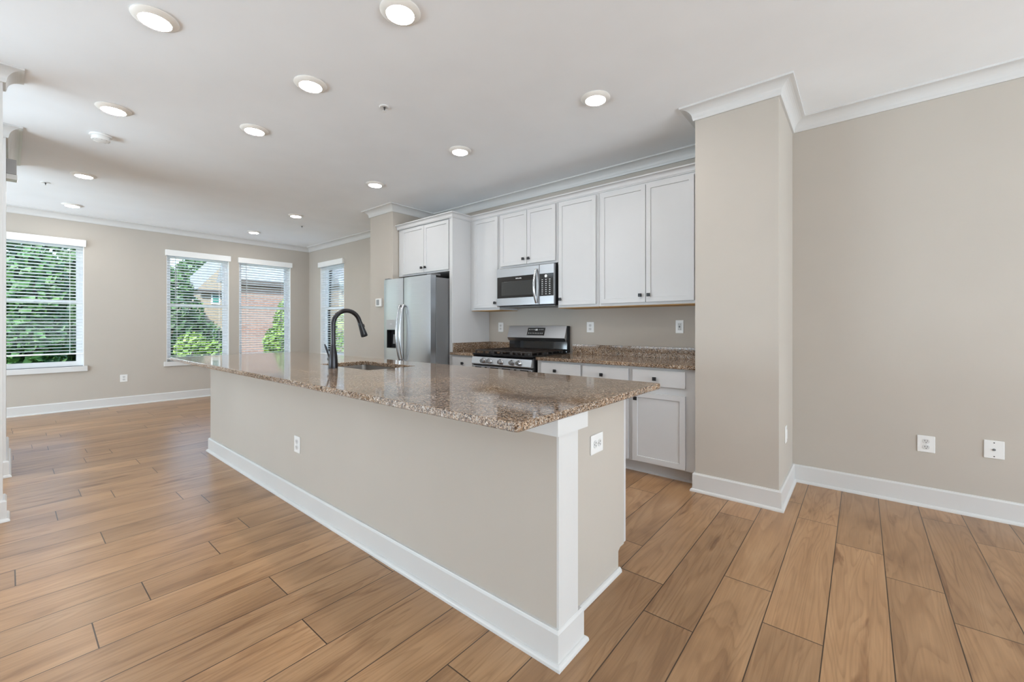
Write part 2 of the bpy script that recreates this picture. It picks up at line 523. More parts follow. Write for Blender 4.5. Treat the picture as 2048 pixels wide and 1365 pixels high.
# crown moulding: cove between two fillets
def crown_prof(p=.088, d=.09):
    pts = [(0, 0), (p, 0), (p, -.012), (p - .010, -.014)]
    for k in range(1, 9):
        t = k / 9 * pi / 2
        pts.append((p - .010 - (p - .026) * sin(t), -.014 - (d - .026) * (1 - cos(t))))
    pts += [(.016, -d + .012), (.012, -d), (0, -d)]
    return pts
CP = crown_prof()
bm = bm_new()
sweep(bm, [(5.49, YW), (CR[1], YW), (CR[1], CF), (CR[0], CF), (CR[0], YW), (CL[1], YW), (CL[1], CF), (CL[0], CF), (CL[0], YW), (XF, YW), (XF, -3.98)], CP, 1, H)
struct('trim_1', bm, M['trim'], 'white crown moulding round the room')
bm = bm_new(); sweep(bm, [(-4.055, -.40), (-4.055, -.022), (-4.205, -.022)], CP, -1, H); struct('trim_2', bm, M['trim'], 'crown moulding on the wall end at the left edge')
bm = bm_new(); sweep(bm, [(-5.225, -.40), (-5.225, -.012), (-6.355, -.012)], CP, -1, H); struct('trim_3', bm, M['trim'], 'crown moulding on the second wall end at the left edge')

def base_prof(h=.132, t=.016):
    pts = [(0, 0), (t + .014, 0)]
    for k in range(0, 5):
        a = k / 4 * pi / 2
        pts.append((t + .014 * cos(a), .004 + .016 * sin(a)))
    pts += [(t, .022), (t, h - .010), (t - .005, h - .004), (t - .007, h), (0, h)]
    return pts
BP = base_prof()
def baseboard(name, path, side=1, prof=BP, mat='trim'):
    bm = bm_new(); sweep(bm, path, prof, side, 0); return struct(name, bm, M[mat], 'white baseboard')
baseboard('baseboard_right', [(5.49, YW), (CR[1], YW), (CR[1], CF), (CR[0], CF), (CR[0], CF + .06)])
baseboard('baseboard_far', [(CL[1], CF + .1), (CL[1], CF), (CL[0], CF), (CL[0], YW), (XF, YW), (XF, -3.98)])
baseboard('baseboard_left', [(-4.055, -.40), (-4.055, -.022), (-4.205, -.022)], -1)
baseboard('baseboard_left.001', [(-5.225, -.40), (-5.225, -.012), (-6.355, -.012)], -1)

# ------------------------------------------------------------------ windows and blinds
def window(idx, axis, a, b, label):
    """single-hung window in an opening a..b; axis 'x' = in the far wall, 'y' = in the right wall"""
    def place(bm):  # local: width along X from a to b, depth +Y outwards from the wall face at 0
        if axis == 'y': bm.transform(Matrix.Translation((0, YW, 0)))
        else:
            bm.transform(Matrix(((0, -1, 0, XF), (1, 0, 0, 0), (0, 0, 1, 0), (0, 0, 0, 1))))
        return bm
    root = link(bpy.data.objects.new('window_%d' % idx, None)); root['kind'] = 'structure'; root['label'] = label
    d0, d1 = .095, .140
    f = .040
    zm = 1.54
    bm = bm_new()
    box(bm, a, a + f, d0, d1, SILL, HEAD); box(bm, b - f, b, d0, d1, SILL, HEAD)
    box(bm, a + f, b - f, d0, d1, HEAD - f, HEAD); box(bm, a + f, b - f, d0, d1, SILL, SILL + .03)
    obj('window_frame', place(bm), M['vinyl'], root, smooth=None)
    s = .032
    for nm, z0, z1, y0, y1 in (('upper_sash', zm, HEAD - f, .118, .138), ('lower_sash', SILL + .03, zm + .035, .097, .117)):
        bm = bm_new()
        A, B = a + f, b - f
        rail = .038
        box(bm, A, A + s, y0, y1, z0, z1); box(bm, B - s, B, y0, y1, z0, z1)
        box(bm, A + s, B - s, y0, y1, z1 - rail, z1); box(bm, A + s, B - s, y0, y1, z0, z0 + rail)
        sash = obj(nm, place(bm), M['vinyl'], root)
        bm = bm_new(); box(bm, A + s, B - s, (y0 + y1) / 2 - .002, (y0 + y1) / 2 + .002, z0 + rail, z1 - rail)
        obj('pane', place(bm), M['glass'], sash)
    bm = bm_new(); box(bm, a - .035, b + .035, -.035, .0, SILL - .075, SILL, .004); box(bm, a, b, -.001, .095, SILL - .02, SILL)
    obj('window_sill', place(bm), M['trim'], root)
    bm = bm_new(); prism(bm, [(a, SILL), (a + .008, SILL), (a + .008, HEAD - .008), (b - .008, HEAD - .008), (b - .008, SILL), (b, SILL), (b, HEAD), (a, HEAD)], 1, .001, .096)
    obj('jamb', place(bm), M['vinyl'], root)
    return place
def blind(place, a, b, z_bottom, label, wand):
    t = thing('window_blind', label, 'blind', (0, 0, 0), 0, 'white slatted window blinds')
    bm = bm_new(); box(bm, a - .018, b + .018, -.045, -.0005, HEAD - .055, HEAD + .040, .004)
    obj('valance', place(bm), M['blind'], t)
    bm = bm_new()
    z = HEAD - .075
    zs = []
    while z > z_bottom + .03: zs.append(z); z -= .0445
    nst = 6
    for z in zs:
        y0, y1 = .012, .060
        pr = []
        for k in range(nst + 1):
            u = k / nst
            pr.append((y0 + (y1 - y0) * u, z + .0035 * (1 - (2 * u - 1) ** 2) + (.5 - u) * .010))
        pr += [(y, zz - .0028) for y, zz in reversed(pr)]
        prism(bm, pr, 0, a + .006, b - .006)
    sl = obj('slats', place(bm), M['blind'], t)
    bm = bm_new(); box(bm, a + .006, b - .006, .010, .062, z_bottom, z_bottom + .020, .003)
    obj('bottom_rail', place(bm), M['blind'], t)
    for u in (.16, .84):
        x = a + (b - a) * u
        bm = bm_new()
        box(bm, x - .0012, x + .0012, .0095, .0110, z_bottom + .01, HEAD - .05); box(bm, x - .0012, x + .0012, .0610, .0625, z_bottom + .01, HEAD - .05)
        obj('ladder_cord', place(bm), M['blind'], t)
    if wand:
        x = a + (b - a) * .13
        bm = bm_new(); lathe(bm, [(.0045, HEAD - .75), (.0045, HEAD - .06)], (x, 0, 0), 8)
        obj('tilt_wand', place(bm), M['greybox'], t)
p = window(1, 'x', *W1, 'window at the left edge, partly hidden by the wall end')
blind(p, *W1, .80, 'white slatted blind of the leftmost window, stopped a little above the sill', False)
p = window(2, 'x', *W2, 'far wall window left of the narrow pier')
blind(p, *W2, .665, 'white slatted blind on the far wall left of the narrow pier between two windows', True)
p = window(3, 'x', *W3, 'far wall window nearest the corner')
blind(p, *W3, .665, 'white slatted blind on the far wall window nearest the corner', True)
p = window(4, 'y', *W4, 'narrow window of the right wall, behind the faucet')
blind(p, *W4, .665, 'white slatted blind seen edge-on behind the dark faucet', False)

# ------------------------------------------------------------------ small repeated pieces
def outlet_proto(name, label, cat, group, kind='duplex', w=.080, h=.120):
    """wall plate, local: back at y=0, faces -y, centred at the origin"""
    t = thing(name, label, cat, (0, 0, 0), 0, group)
    bm = bm_new(); box(bm, -w / 2, w / 2, -.006, 0, -h / 2, h / 2, .003)
    obj('plate', bm, M['plate'], t, local=True)
    if kind == 'duplex':
        for s in (1, -1):
            bm = bm_new()
            zc = s * .0195
            pts = []
            for k in range(24):
                a = 2 * pi * k / 24
                pts.append((.0168 * cos(a), zc + max(-.0135, min(.0135, .0168 * sin(a)))))
            prism(bm, pts, 1, -.0085, -.005)
            r = obj('receptacle', bm, M['plate_offwhite'], t, local=True)
            bm = bm_new()
            for x, hh in ((-.0063, .0042), (.0063, .0034)):
                box(bm, x - .0012, x + .0012, -.0092, -.0080, zc + .003 - hh, zc + .003 + hh)
            lathe(bm, [(.0024, -.0092), (.0024, -.0080)], (0, 0, zc - .0085), 10, 'Y')
            obj('slot', bm, M['slot'], r, local=True)
        bm = bm_new(); lathe(bm, [(.0032, -.0078), (.0032, -.005)], (0, 0, 0), 10, 'Y'); obj('screw', bm, M['plate_offwhite'], t, local=True)
    elif kind == 'gfci':
        bm = bm_new(); box(bm, -.0165, .0165, -.0095, -.004, -.0335, .0335, .002); r = obj('receptacle', bm, M['plate_offwhite'], t, local=True)
        for s in (1, -1):
            for x in (-.0063, .0063):
                bm = bm_new(); box(bm, x - .0013, x + .0013, -.0102, -.009, s * .021 - .004, s * .021 + .004)
                obj('slot', bm, M['slot'], r, local=True)
        for s in (1, -1):
            bm = bm_new(); box(bm, -.007, .007, -.0112, -.009, s * .0045 - .0032, s * .0045 + .0032, .0008); obj('button', bm, M['slot'], r, local=True)
    elif kind == 'coax':
        bm = bm_new(); lathe(bm, [(.0075, -.009), (.0075, -.005)], (0, 0, 0), 6, 'Y'); lathe(bm, [(.0045, -.017), (.0045, -.009)], (0, 0, 0), 12, 'Y')
        obj('connector', bm, M['darkgrey'], t, local=True)
        for s in (1, -1):
            bm = bm_new(); lathe(bm, [(.0034, -.0075), (.0034, -.005)], (0, 0, s * .042), 10, 'Y'); obj('screw', bm, M['slot'], t, local=True)
    elif kind == 'switch':
        bm = bm_new(); box(bm, -.0165, .0165, -.010, -.004, -.033, .033, .002); obj('rocker', bm, M['plate'], t, local=True)
    return t
G = 'white wall plates'
o1 = outlet_proto('wall_outlet', 'white duplex outlet plate low on the bare wall at the right', 'outlet', G, 'duplex', .086, .110)
o1.location = (.328, YW, .417)
oc = outlet_proto('cable_plate', 'white cable plate with one connector low on the wall at the far right', 'wall plate', G, 'coax', .086, .112)
oc.location = (.629, YW, .436)
dup(o1, (-2.187, YW, 1.191), 0, 'white outlet plate above the counter just right of the range')
ok = outlet_proto('wall_outlet', 'white outlet plate above the counter left of the range, under the cabinet', 'outlet', G, 'duplex', .080, .115)
ok.location = (-3.437, YW, 1.190)
og = outlet_proto('wall_outlet', 'white outlet with black buttons above the counter beside the right wall column', 'outlet', G, 'gfci', .072, .120)
og.location = (-1.272, YW, 1.197)
oi = dup(o1, (-2.912, 1.245, .407), 0, 'white outlet plate on the long side of the kitchen island')
IPX = -.915
oe = dup(o1, (IPX, 1.687, .676), R(90), 'white outlet plate laid sideways on the end of the island')
oe.rotation_euler = (0, R(90), R(90)); oe.location = (IPX, 1.687, .676)
dup(o1, (XF, 1.125, .412), R(90), 'small white outlet plate on the far wall between the windows')
osw = outlet_proto('wall_plate', 'white plate seen edge-on on the narrow side of the right wall column', 'wall plate', G, 'switch', .075, .118)
osw.location = (CR[1], 3.52, .437); osw.rotation_euler = (0, 0, R(90))

t = thing('thermostat', 'small white thermostat on the wall column left of the refrigerator', 'thermostat', (-5.0, CF, 1.52))
bm = bm_new(); box(bm, -.070, .070, -.024, 0, -.055, .055, .006); obj('housing', bm, M['plate'], t, local=True)
bm = bm_new(); box(bm, -.045, .020, -.026, -.022, -.035, .040, .002); obj('display', bm, M['screen'], t, local=True)

t = thing('door_chime', 'grey and white box high on the wall end at the left edge', 'door chime', (-5.62, -.012, 2.50))
bm = bm_new(); box(bm, -.06, .06, 0, .058, 0, .125, .004); obj('cover', bm, M['greybox'], t, local=True)
bm = bm_new(); box(bm, -.055, .055, 0, .062, -.045, -.001, .004); obj('base', bm, M['plate'], t, local=True)

def light_proto():
    t = thing('ceiling_light', '', 'ceiling light', (0, 0, H), 0, 'round recessed ceiling lights')
    bm = bm_new()
    lathe(bm, [(.066, -.0005), (.098, -.0005), (.100, -.004), (.097, -.008), (.074, -.020), (.069, -.021), (.066, -.016)], seg=40, caps=False)
    obj('trim_ring', bm, M['lightring'], t, smooth=40, local=True)
    bm = bm_new()
    lathe(bm, [(.0675, -.014), (.066, -.0195), (.060, -.0225), (.045, -.025), (.025, -.0265), (.004, -.027)], seg=40)
    obj('lens', bm, M['lens'], t, smooth=True, local=True)
    return t
L0 = light_proto()
spots = [(-2.80, .485, 'nearest ceiling light of the left row, large at the top left'),
         (-1.787, 1.265, 'nearest ceiling light of the middle row, cut by the top edge'),
         (-2.775, 1.268, 'second ceiling light of the middle row, left of the sprinkler'),
         (-4.194, .492, 'second ceiling light of the left row, next to the smoke detector'),
         (-3.765, 1.272, 'third and last ceiling light of the middle row, above the island'),
         (-1.423, 2.615, 'ceiling light nearest the right wall column, in front of the cabinets'),
         (-2.787, 2.612, 'ceiling light in front of the microwave, second of the cabinet row'),
         (-6.267, .508, 'third ceiling light of the left row, past the smoke detector'),
         (-4.17, 2.62, 'ceiling light in front of the refrigerator, third of the cabinet row'),
         (-7.93, .535, 'farthest ceiling light of the left row, above the leftmost window'),
         (-6.221, 2.636, 'ceiling light beyond the refrigerator, with a tiny sprinkler just behind'),
         (-7.85, 2.644, 'farthest ceiling light of the cabinet row, near the room corner')]
for i, (x, y, lab) in enumerate(spots):
    o = L0 if i == 0 else copy_tree(L0)
    o.location = (x, y, H); o['label'] = lab

t = thing('smoke_detector', 'round white smoke detector on the ceiling at the left', 'smoke detector', (-4.86, .493, H))
bm = bm_new(); lathe(bm, [(.068, -.0005), (.071, -.006), (.069, -.014), (.060, -.016)], seg=36); obj('mount', bm, M['plate'], t, smooth=35, local=True)
bm = bm_new(); lathe(bm, [(.056, -.015), (.056, -.034), (.060, -.036), (.058, -.044), (.045, -.050), (.018, -.052)], seg=36); obj('body', bm, M['plate'], t, smooth=35, local=True)
bm = bm_new()
for k in range(10):
    a = 2 * pi * k / 10
    b2 = bm_new(); box(b2, .040, .052, -.004, .004, -.0485, -.046); merge(bm, b2, Matrix.Rotation(a, 4, 'Z'))
obj('vent', bm, M['greybox'], t, local=True)

def sprinkler_proto():
    t = thing('sprinkler', '', 'sprinkler', (0, 0, H), 0, 'ceiling sprinklers')
    bm = bm_new(); lathe(bm, [(.020, -.002), (.036, -.0005), (.038, -.004), (.032, -.007), (.020, -.004)], seg=28, caps=False); obj('escutcheon', bm, M['plate'], t, smooth=35, local=True)
    bm = bm_new(); lathe(bm, [(.019, -.0008), (.019, -.003)], seg=20); obj('recess', bm, M['plate_offwhite'], t, local=True)
    bm = bm_new(); lathe(bm, [(.008, -.003), (.006, -.012), (.0035, -.020), (.003, -.030)], seg=12); obj('head', bm, M['slot'], t, smooth=40, local=True)
    bm = bm_new(); lathe(bm, [(.003, -.030), (.013, -.032), (.013, -.034), (.003, -.036)], seg=16); obj('deflector', bm, M['plate'], t, smooth=40, local=True)
    return t
s0 = sprinkler_proto(); s0.location = (-2.655, 1.744, H); s0['label'] = 'small ceiling sprinkler between the middle row and the cabinet row of lights'
dup(s0, (-6.92, .263, H), 0, 'small ceiling sprinkler at the far left near the second wall end')
dup(s0, (-6.797, 2.972, H), 0, 'tiny ceiling sprinkler near the far right corner of the room')

# ------------------------------------------------------------------ cabinets
def shaker(bm, x0, x1, z0, z1, yf, th=.020, rail=.056, rec=.009, flip=False):
    """five-piece door, front at yf facing -y (or +y with flip)"""
    s = 1 if not flip else -1
    b2 = bm_new()
    box(b2, x0, x1, min(yf, yf + s * th), max(yf, yf + s * th), z0, z1)
    b2.normal_update()
    fr = [f for f in b2.faces if abs(f.normal.y + s) < 1e-3 or (abs(f.normal.y) > .9 and abs(f.calc_center_median().y - yf) < 1e-5)]
    r = bmesh.ops.inset_region(b2, faces=fr[:1], thickness=rail)
    r2 = bmesh.ops.inset_region(b2, faces=fr[:1], thickness=.0035)
    for v in fr[0].verts: v.co.y += s * rec
    merge(bm, b2, Matrix.Identity(4))
def slab(bm, x0, x1, z0, z1, yf, th=.020):
    box(bm, x0, x1, yf, yf + th, z0, z1, .002)
def knob_bm(x, y, z, s=-1):
    bm = bm_new()
    lathe(bm, [(.0085, 0), (.0065, s * .004), (.0055, s * .016)], (x, y, z), 14, 'Y')
    b2 = bm_new(); box(b2, x - .0145, x + .0145, min(y + s * .015, y + s * .026), max(y + s * .015, y + s * .026), z - .0145, z + .0145, .002)
    merge(bm, b2, Matrix.Identity(4))
    return bm
def carcass(bm, x0, x1, y0, y1, z0, z1):
    box(bm, x0, x1, y0, y1, z0, z1, .0015, 1)

UF = 3.580      # face frames of the wall cabinets; door fronts .02 nearer
GU = 'pale grey shaker wall cabinets'
def upper(label, x0, x1, z0, z1, doors, yf=UF, under=True):
    t = thing('wall_cabinet', label, 'cabinet', ((x0 + x1) / 2, (yf + YW) / 2, z0), 0, GU)
    bm = bm_new(); carcass(bm, x0, x1, yf, YW - .002, z0 + .006, z1); obj('carcass', bm, M['cab'], t)
    if under:
        bm = bm_new(); box(bm, x0 + .003, x1 - .003, yf + .012, YW - .006, z0, z0 + .0055); obj('underside', bm, M['rawwood'], t, label='bare wood underside')
    for (a, b, c, d, kx, kz) in doors:
        bm = bm_new(); shaker(bm, a, b, c, d, yf - .021); dr = obj('door', bm, M['cab'], t)
        obj('knob', knob_bm(kx, yf - .021, kz), M['black'], dr, label='square black knob', smooth=30)
    return t
ZU0, ZU1 = 1.383, 2.478
upper('single-door wall cabinet beside the tall refrigerator panel', -3.630, -3.168, ZU0, ZU1, [(-3.558, -3.183, 1.415, 2.452, -3.212, 1.468)])
upper('short two-door wall cabinet above the microwave', -3.166, -2.374, 1.846, ZU1, [(-3.138, -2.762, 1.874, 2.450, -2.802, 1.928), (-2.756, -2.396, 1.874, 2.450, -2.730, 1.926)], under=False)
upper('single-door wall cabinet right of the microwave', -2.372, -1.912, ZU0, ZU1, [(-2.355, -1.937, 1.414, 2.446, -2.326, 1.472)])
upper('wide two-door wall cabinet beside the right wall column', -1.910, -.937, ZU0, ZU1, [(-1.886, -1.452, 1.414, 2.440, -1.494, 1.474), (-1.446, -1.046, 1.414, 2.440, -1.418, 1.474)])
fridge_cab = upper('deep two-door cabinet above the refrigerator, with a tall side panel', -4.690, -3.684, 1.842, ZU1, [(-4.596, -4.150, 1.868, 2.450, -4.182, 1.925), (-4.145, -3.698, 1.868, 2.446, -4.112, 1.925)], yf=3.300, under=False)

bm = bm_new(); box(bm, -3.682, -3.632, 3.282, YW - .002, 0, ZU1, .002)
obj('side_panel', bm, M['cab'], fridge_cab, label='tall panel reaching the floor beside the refrigerator')

def cab_crown_prof(p=.042, d=.060):
    pts = [(0, 0), (p, 0), (p, -.010), (p - .006, -.013)]
    for k in range(1, 7):
        a = k / 7 * pi / 2
        pts.append((p - .006 - (p - .018) * sin(a), -.013 - (d - .030) * (1 - cos(a))))
    pts += [(.012, -d + .012), (.007, -d + .006), (.007, -d), (0, -d)]
    return pts
bm = bm_new()
sweep(bm, [(-.940, UF - .0015), (-3.6305, UF - .0015), (-3.6305, 3.2805), (-4.692, 3.2805)], cab_crown_prof(), 1, 2.520)
for a, b, c, d in ((-3.632, -.940, UF, YW - .003), (-4.692, -3.632, 3.281, YW - .003)):
    box(bm, a, b, c, d, ZU1 + .002, 2.500)
single('cabinet_crown', bm, M['cab'], 'stepped crown running along the tops of the wall cabinets', 'moulding', (-2.5, 3.7, ZU1))

BF = 3.276
GB = 'pale grey shaker base cabinets'
def base_cab(label, x0, x1, drawers, doors, yf=BF):
    t = thing('base_cabinet', label, 'cabinet', ((x0 + x1) / 2, (yf + YW) / 2, 0), 0, GB)
    bm = bm_new(); carcass(bm, x0, x1, yf, YW - .002, .102, .874); obj('carcass', bm, M['cab'], t)
    bm = bm_new(); box(bm, x0, x1, 3.352, 3.37, 0, .102); sweep(bm, [(x1, 3.352), (x0, 3.352)], [(0, 0), (.012, 0), (.011, .012), (.004, .018), (0, .018)], 1); obj('toe_kick', bm, M['cab'], t)
    for (a, b, c, d, kx, kz) in drawers:
        bm = bm_new(); slab(bm, a, b, c, d, yf - .021); dr = obj('drawer', bm, M['cab'], t)
        obj('knob', knob_bm(kx, yf - .021, kz), M['black'], dr, label='square black knob', smooth=30)
    for (a, b, c, d, kx, kz) in doors:
        bm = bm_new(); shaker(bm, a, b, c, d, yf - .021); dr = obj('door', bm, M['cab'], t)
        obj('knob', knob_bm(kx, yf - .021, kz), M['black'], dr, label='square black knob', smooth=30)
base_cab('narrow base cabinet between refrigerator panel and range', -3.630, -3.258, [(-3.604, -3.276, .727, .855, -3.426, .787)], [(-3.604, -3.276, .115, .672, -3.30, .62)])
base_cab('base cabinet just right of the range, mostly behind the island', -2.408, -1.912, [(-2.354, -1.924, .727, .857, -2.186, .787)], [(-2.354, -1.924, .115, .672, -1.95, .62)])
base_cab('wide base cabinet beside the right wall column', -1.910, -.937, [(-1.901, -1.474, .727, .853, -1.709, .787), (-1.436, -1.021, .727, .853, -1.249, .788)],
         [(-1.901, -1.474, .115, .670, -1.50, .620), (-1.436, -1.021, .115, .670, -1.406, .620)])

CT0, CT1 = .876, .906
t = thing('countertop', 'speckled brown granite counter right of the range', 'countertop', (-1.67, 3.57, CT0), 0, 'brown granite countertops')
bm = bm_new(); box(bm, -2.406, -.936, 3.240, YW - .003, CT0, CT1, .004); obj('slab', bm, M['granite'], t)
bm = bm_new(); box(bm, -2.392, -.938, YW - .022, YW - .001, CT1, 1.008, .002); obj('backsplash', bm, M['granite'], t)
t = thing('countertop', 'short piece of brown granite counter left of the range', 'countertop', (-3.44, 3.57, CT0), 0, 'brown granite countertops')
bm = bm_new(); box(bm, -3.632, -3.248, 3.240, YW - .003, CT0, CT1, .004); obj('slab', bm, M['granite'], t)
bm = bm_new(); box(bm, -3.612, -3.256, YW - .022, YW - .001, CT1, 1.008, .002); obj('backsplash', bm, M['granite'], t)
bm = bm_new(); box(bm, -3.631, -3.6125, 3.285, YW - .002, CT1, 1.008, .002); obj('side_splash', bm, M['granite'], t)

# ------------------------------------------------------------------ refrigerator
t = thing('refrigerator', 'stainless side-by-side refrigerator with a water dispenser', 'refrigerator', (-4.14, 3.4, 0))
FX0, FX1, FS = -4.594, -3.690, -4.190
bm = bm_new(); box(bm, FX0 + .006, FX1 - .006, 3.098, 3.86, .02, 1.758, .004); obj('body', bm, M['darkgrey'], t, label='dark grey side of the refrigerator')
bm = bm_new(); box(bm, FX0 + .012, FX1 - .012, 3.086, 3.099, .05, 1.75); obj('door_gasket', bm, M['slot'], t)
def fridge_door(nm, a, b):
    bm = bm_new()
    pts = []
    n = 12
    for k in range(n + 1):
        u = k / n
        pts.append((a + (b - a) * u, 3.012 - .012 * (1 - (2 * u - 1) ** 4)))
    pts += [(b, 3.086), (a, 3.086)]
    prism(bm, pts, 2, .06, 1.778)
    bmesh.ops.bevel(bm, geom=[e for e in bm.edges if abs(e.verts[0].co.z - e.verts[1].co.z) < 1e-6], offset=.004, segments=2, affect='EDGES')
    return obj(nm, bm, M['steel'], t, smooth=30)
dl = fridge_door('freezer_door', FX0, FS - .006)
dr = fridge_door('refrigerator_door', FS + .006, FX1)
def fridge_handle(x, par):
    bm = bm_new()
    pts = []; rad = []
    z0, z1 = .785, 1.455
    n = 24
    for k in range(n + 1):
        u = k / n
        pts.append((x, 3.0 - .016 - .052 * sin(pi * u) ** .75, z0 + (z1 - z0) * u)); rad.append(.013 - .002 * abs(2 * u - 1))
    tube(bm, pts, rad, 14)
    for z in (z0 + .012, z1 - .012): lathe(bm, [(.013, 3.003), (.012, 2.982)], (x, 0, z), 14, 'Y')
    obj('handle', bm, M['chrome'], par, smooth=45, label='bowed steel handle')
fridge_handle(FS - .034, dl); fridge_handle(FS + .034, dr)
def cut(o, cb):
    """boolean a box (x0,x1,y0,y1,z0,z1, world) out of mesh o"""
    bm = bm_new(); box(bm, *cb)
    c = obj('cutter', bm, M['slot'], t)
    md = o.modifiers.new('cut', 'BOOLEAN'); md.operation = 'DIFFERENCE'; md.solver = 'EXACT'; md.object = c
    dg = bpy.context.evaluated_depsgraph_get(); dg.update()
    me = bpy.data.meshes.new_from_object(o.evaluated_get(dg))
    o.modifiers.clear(); o.data = me
    bpy.data.objects.remove(c)
    me.set_sharp_from_angle(angle=R(30))
NX0, NX1, NZ0, NZ1 = -4.522, -4.328, .935, 1.160
cut(dl, (NX0, NX1, 2.98, 3.070, NZ0, NZ1))
bm = bm_new()
for q in ((NX0 + .0005, NX0 + .004, 3.004, 3.068, NZ0 + .0005, NZ1 - .0005), (NX1 - .004, NX1 - .0005, 3.004, 3.068, NZ0 + .0005, NZ1 - .0005), (NX0 + .004, NX1 - .004, 3.064, 3.068, NZ0 + .0005, NZ1 - .0005),
          (NX0 + .004, NX1 - .004, 3.004, 3.064, NZ0 + .0005, NZ0 + .006), (NX0 + .004, NX1 - .004, 3.004, 3.064, NZ1 - .006, NZ1 - .0005)):
    box(bm, *q)
bmesh.ops.remove_doubles(bm, verts=bm.verts, dist=1e-5)
obj('dispenser_niche', bm, M['blackplastic'], dl, label='black niche of the water dispenser')
bm = bm_new(); box(bm, NX0, NX1, 2.9965, 3.004, NZ1 + .006, 1.282, .001); obj('dispenser_panel', bm, M['greybox'], dl)
bm = bm_new(); prism(bm, [(-4.455, .985), (-4.395, .985), (-4.405, 1.10), (-4.445, 1.10)], 1, 3.045, 3.052); obj('dispenser_paddle', bm, M['darkgrey'], dl)
bm = bm_new(); box(bm, -4.445, -4.405, 2.9952, 2.9966, 1.225, 1.233); obj('badge', bm, M['print'], dl)
for x in (FX0 + .04, FX1 - .04):
    bm = bm_new(); box(bm, x - .035, x + .035, 3.02, 3.16, 1.7785, 1.796, .004); obj('hinge_cover', bm, M['darkgrey'], t)

# ------------------------------------------------------------------ microwave
t = thing('microwave', 'stainless over-the-range microwave with black door glass', 'microwave', (-2.77, 3.7, 1.42))
MX0, MX1, MZ0, MZ1, MY = -3.152, -2.378, 1.426, 1.838, 3.512
bm = bm_new(); box(bm, MX0 + .004, MX1 - .004, MY + .035, YW - .01, MZ0 - .006, MZ1, .003); obj('body', bm, M['blackplastic'], t, label='black side')
XD = -2.560
bm = bm_new(); box(bm, MX0, XD - .002, MY, MY + .036, MZ0, MZ1, .004); d = obj('door', bm, M['steel'], t)
bm = bm_new(); box(bm, MX0 + .012, -2.598, MY - .002, MY + .002, 1.510, 1.744, .001); obj('door_glass', bm, M['blackglass'], d, label='black door glass')
bm = bm_new(); box(bm, MX0 + .075, -2.640, MY - .003, MY - .0015, 1.536, 1.690, .0006); obj('viewing_window', bm, M['ovenglass'], d)
bm = bm_new()
for k, (w, hh) in enumerate([(.006, .012), (.006, .010), (.005, .012), (.005, .009), (.006, .009), (.006, .012), (.006, .009)]):
    x = -2.872 + k * .0115; box(bm, x, x + w * 1.3, MY - .0035, MY - .0019, 1.7125, 1.7125 + hh)
obj('badge', bm, M['printlight'], d, label='small pale maker mark')
bm = bm_new(); box(bm, XD + .002, MX1, MY, MY + .036, MZ0, MZ1, .004); cp = obj('control_panel', bm, M['steel'], t)
bm = bm_new(); box(bm, XD + .002, MX1 - .004, MY - .002, MY + .002, 1.512, 1.742, .001); obj('keypad', bm, M['blackglass'], cp)
bm = bm_new()
for r_ in range(8):
    for c_ in range(3):
        x = -2.520 + c_ * .046; z = 1.680 - r_ * .021
        box(bm, x - .008, x + .008, MY - .0035, MY - .0019, z - .004, z + .003)
obj('key_legend', bm, M['print'], cp)
bm = bm_new(); lathe(bm, [(.016, MY - .0036), (.016, MY - .0019)], (-2.475, 0, 1.715), 16, 'Y'); obj('clock_display', bm, M['printlight'], cp)
bm = bm_new()
pts = []; rad = []
for k in range(21):
    u = k / 20
    pts.append((-2.590, MY - .012 - .042 * sin(pi * u) ** .8, 1.444 + .350 * u)); rad.append(.0135)
tube(bm, pts, rad, 12)
for z in (1.452, 1.786): lathe(bm, [(.011, MY + .002), (.011, MY - .018)], (-2.590, 0, z), 12, 'Y')
obj('handle', bm, M['chrome'], d, smooth=45)
bm = bm_new(); box(bm, MX0 + .02, MX1 - .02, MY + .05, YW - .04, MZ0 - .016, MZ0 - .0065, .002); obj('vent_grille', bm, M['darkgrey'], t)

# ------------------------------------------------------------------ range
t = thing('range', 'stainless gas range with black grates and a raised back panel', 'range', (-2.84, 3.5, 0))
RX0, RX1 = -3.242, -2.436
bm = bm_new(); box(bm, RX0, RX1, 3.262, 3.895, .02, .893, .002); obj('body', bm, M['blackplastic'], t, label='black side of the range')
bm = bm_new(); box(bm, RX0, RX1, 3.222, 3.84, .894, .915, .004); obj('cooktop', bm, M['blackglass'], t)
bm = bm_new(); prism(bm, [(3.262, .796), (3.216, .796), (3.206, .806), (3.222, .876), (3.262, .893)], 0, RX0, RX1); cp = obj('control_panel', bm, M['steel'], t)
for x in (-3.072, -2.983, -2.828, -2.676, -2.588):
    bm = bm_new(); lathe(bm, [(.029, 3.216), (.029, 3.209), (.025, 3.204), (.0225, 3.184), (.020, 3.178), (.008, 3.177)], (x, 0, .838), 24, 'Y')
    kn = obj('knob', bm, M['chrome'], cp, smooth=35)
    bm = bm_new(); box(bm, x - .0035, x + .0035, 3.174, 3.180, .838 - .018, .838 + .018, .001); 
    kn2 = obj('grip', bm, M['chrome'], cp)
bm = bm_new(); box(bm, RX0 + .004, RX1 - .004, 3.222, 3.261, .13, .780, .004); od = obj('oven_door', bm, M['steel'], t)
bm = bm_new(); box(bm, RX0 + .12, RX1 - .12, 3.2195, 3.2235, .30, .60, .001); obj('oven_window', bm, M['blackglass'], od)
bm = bm_new()
for a, b in ((-3.20, -3.11), (-3.06, -3.03), (-2.98, -2.87), (-2.82, -2.71), (-2.66, -2.63), (-2.58, -2.48)):
    box(bm, a, b, 3.2205, 3.2235, .762, .772)
obj('vent_slot', bm, M['slot'], od)
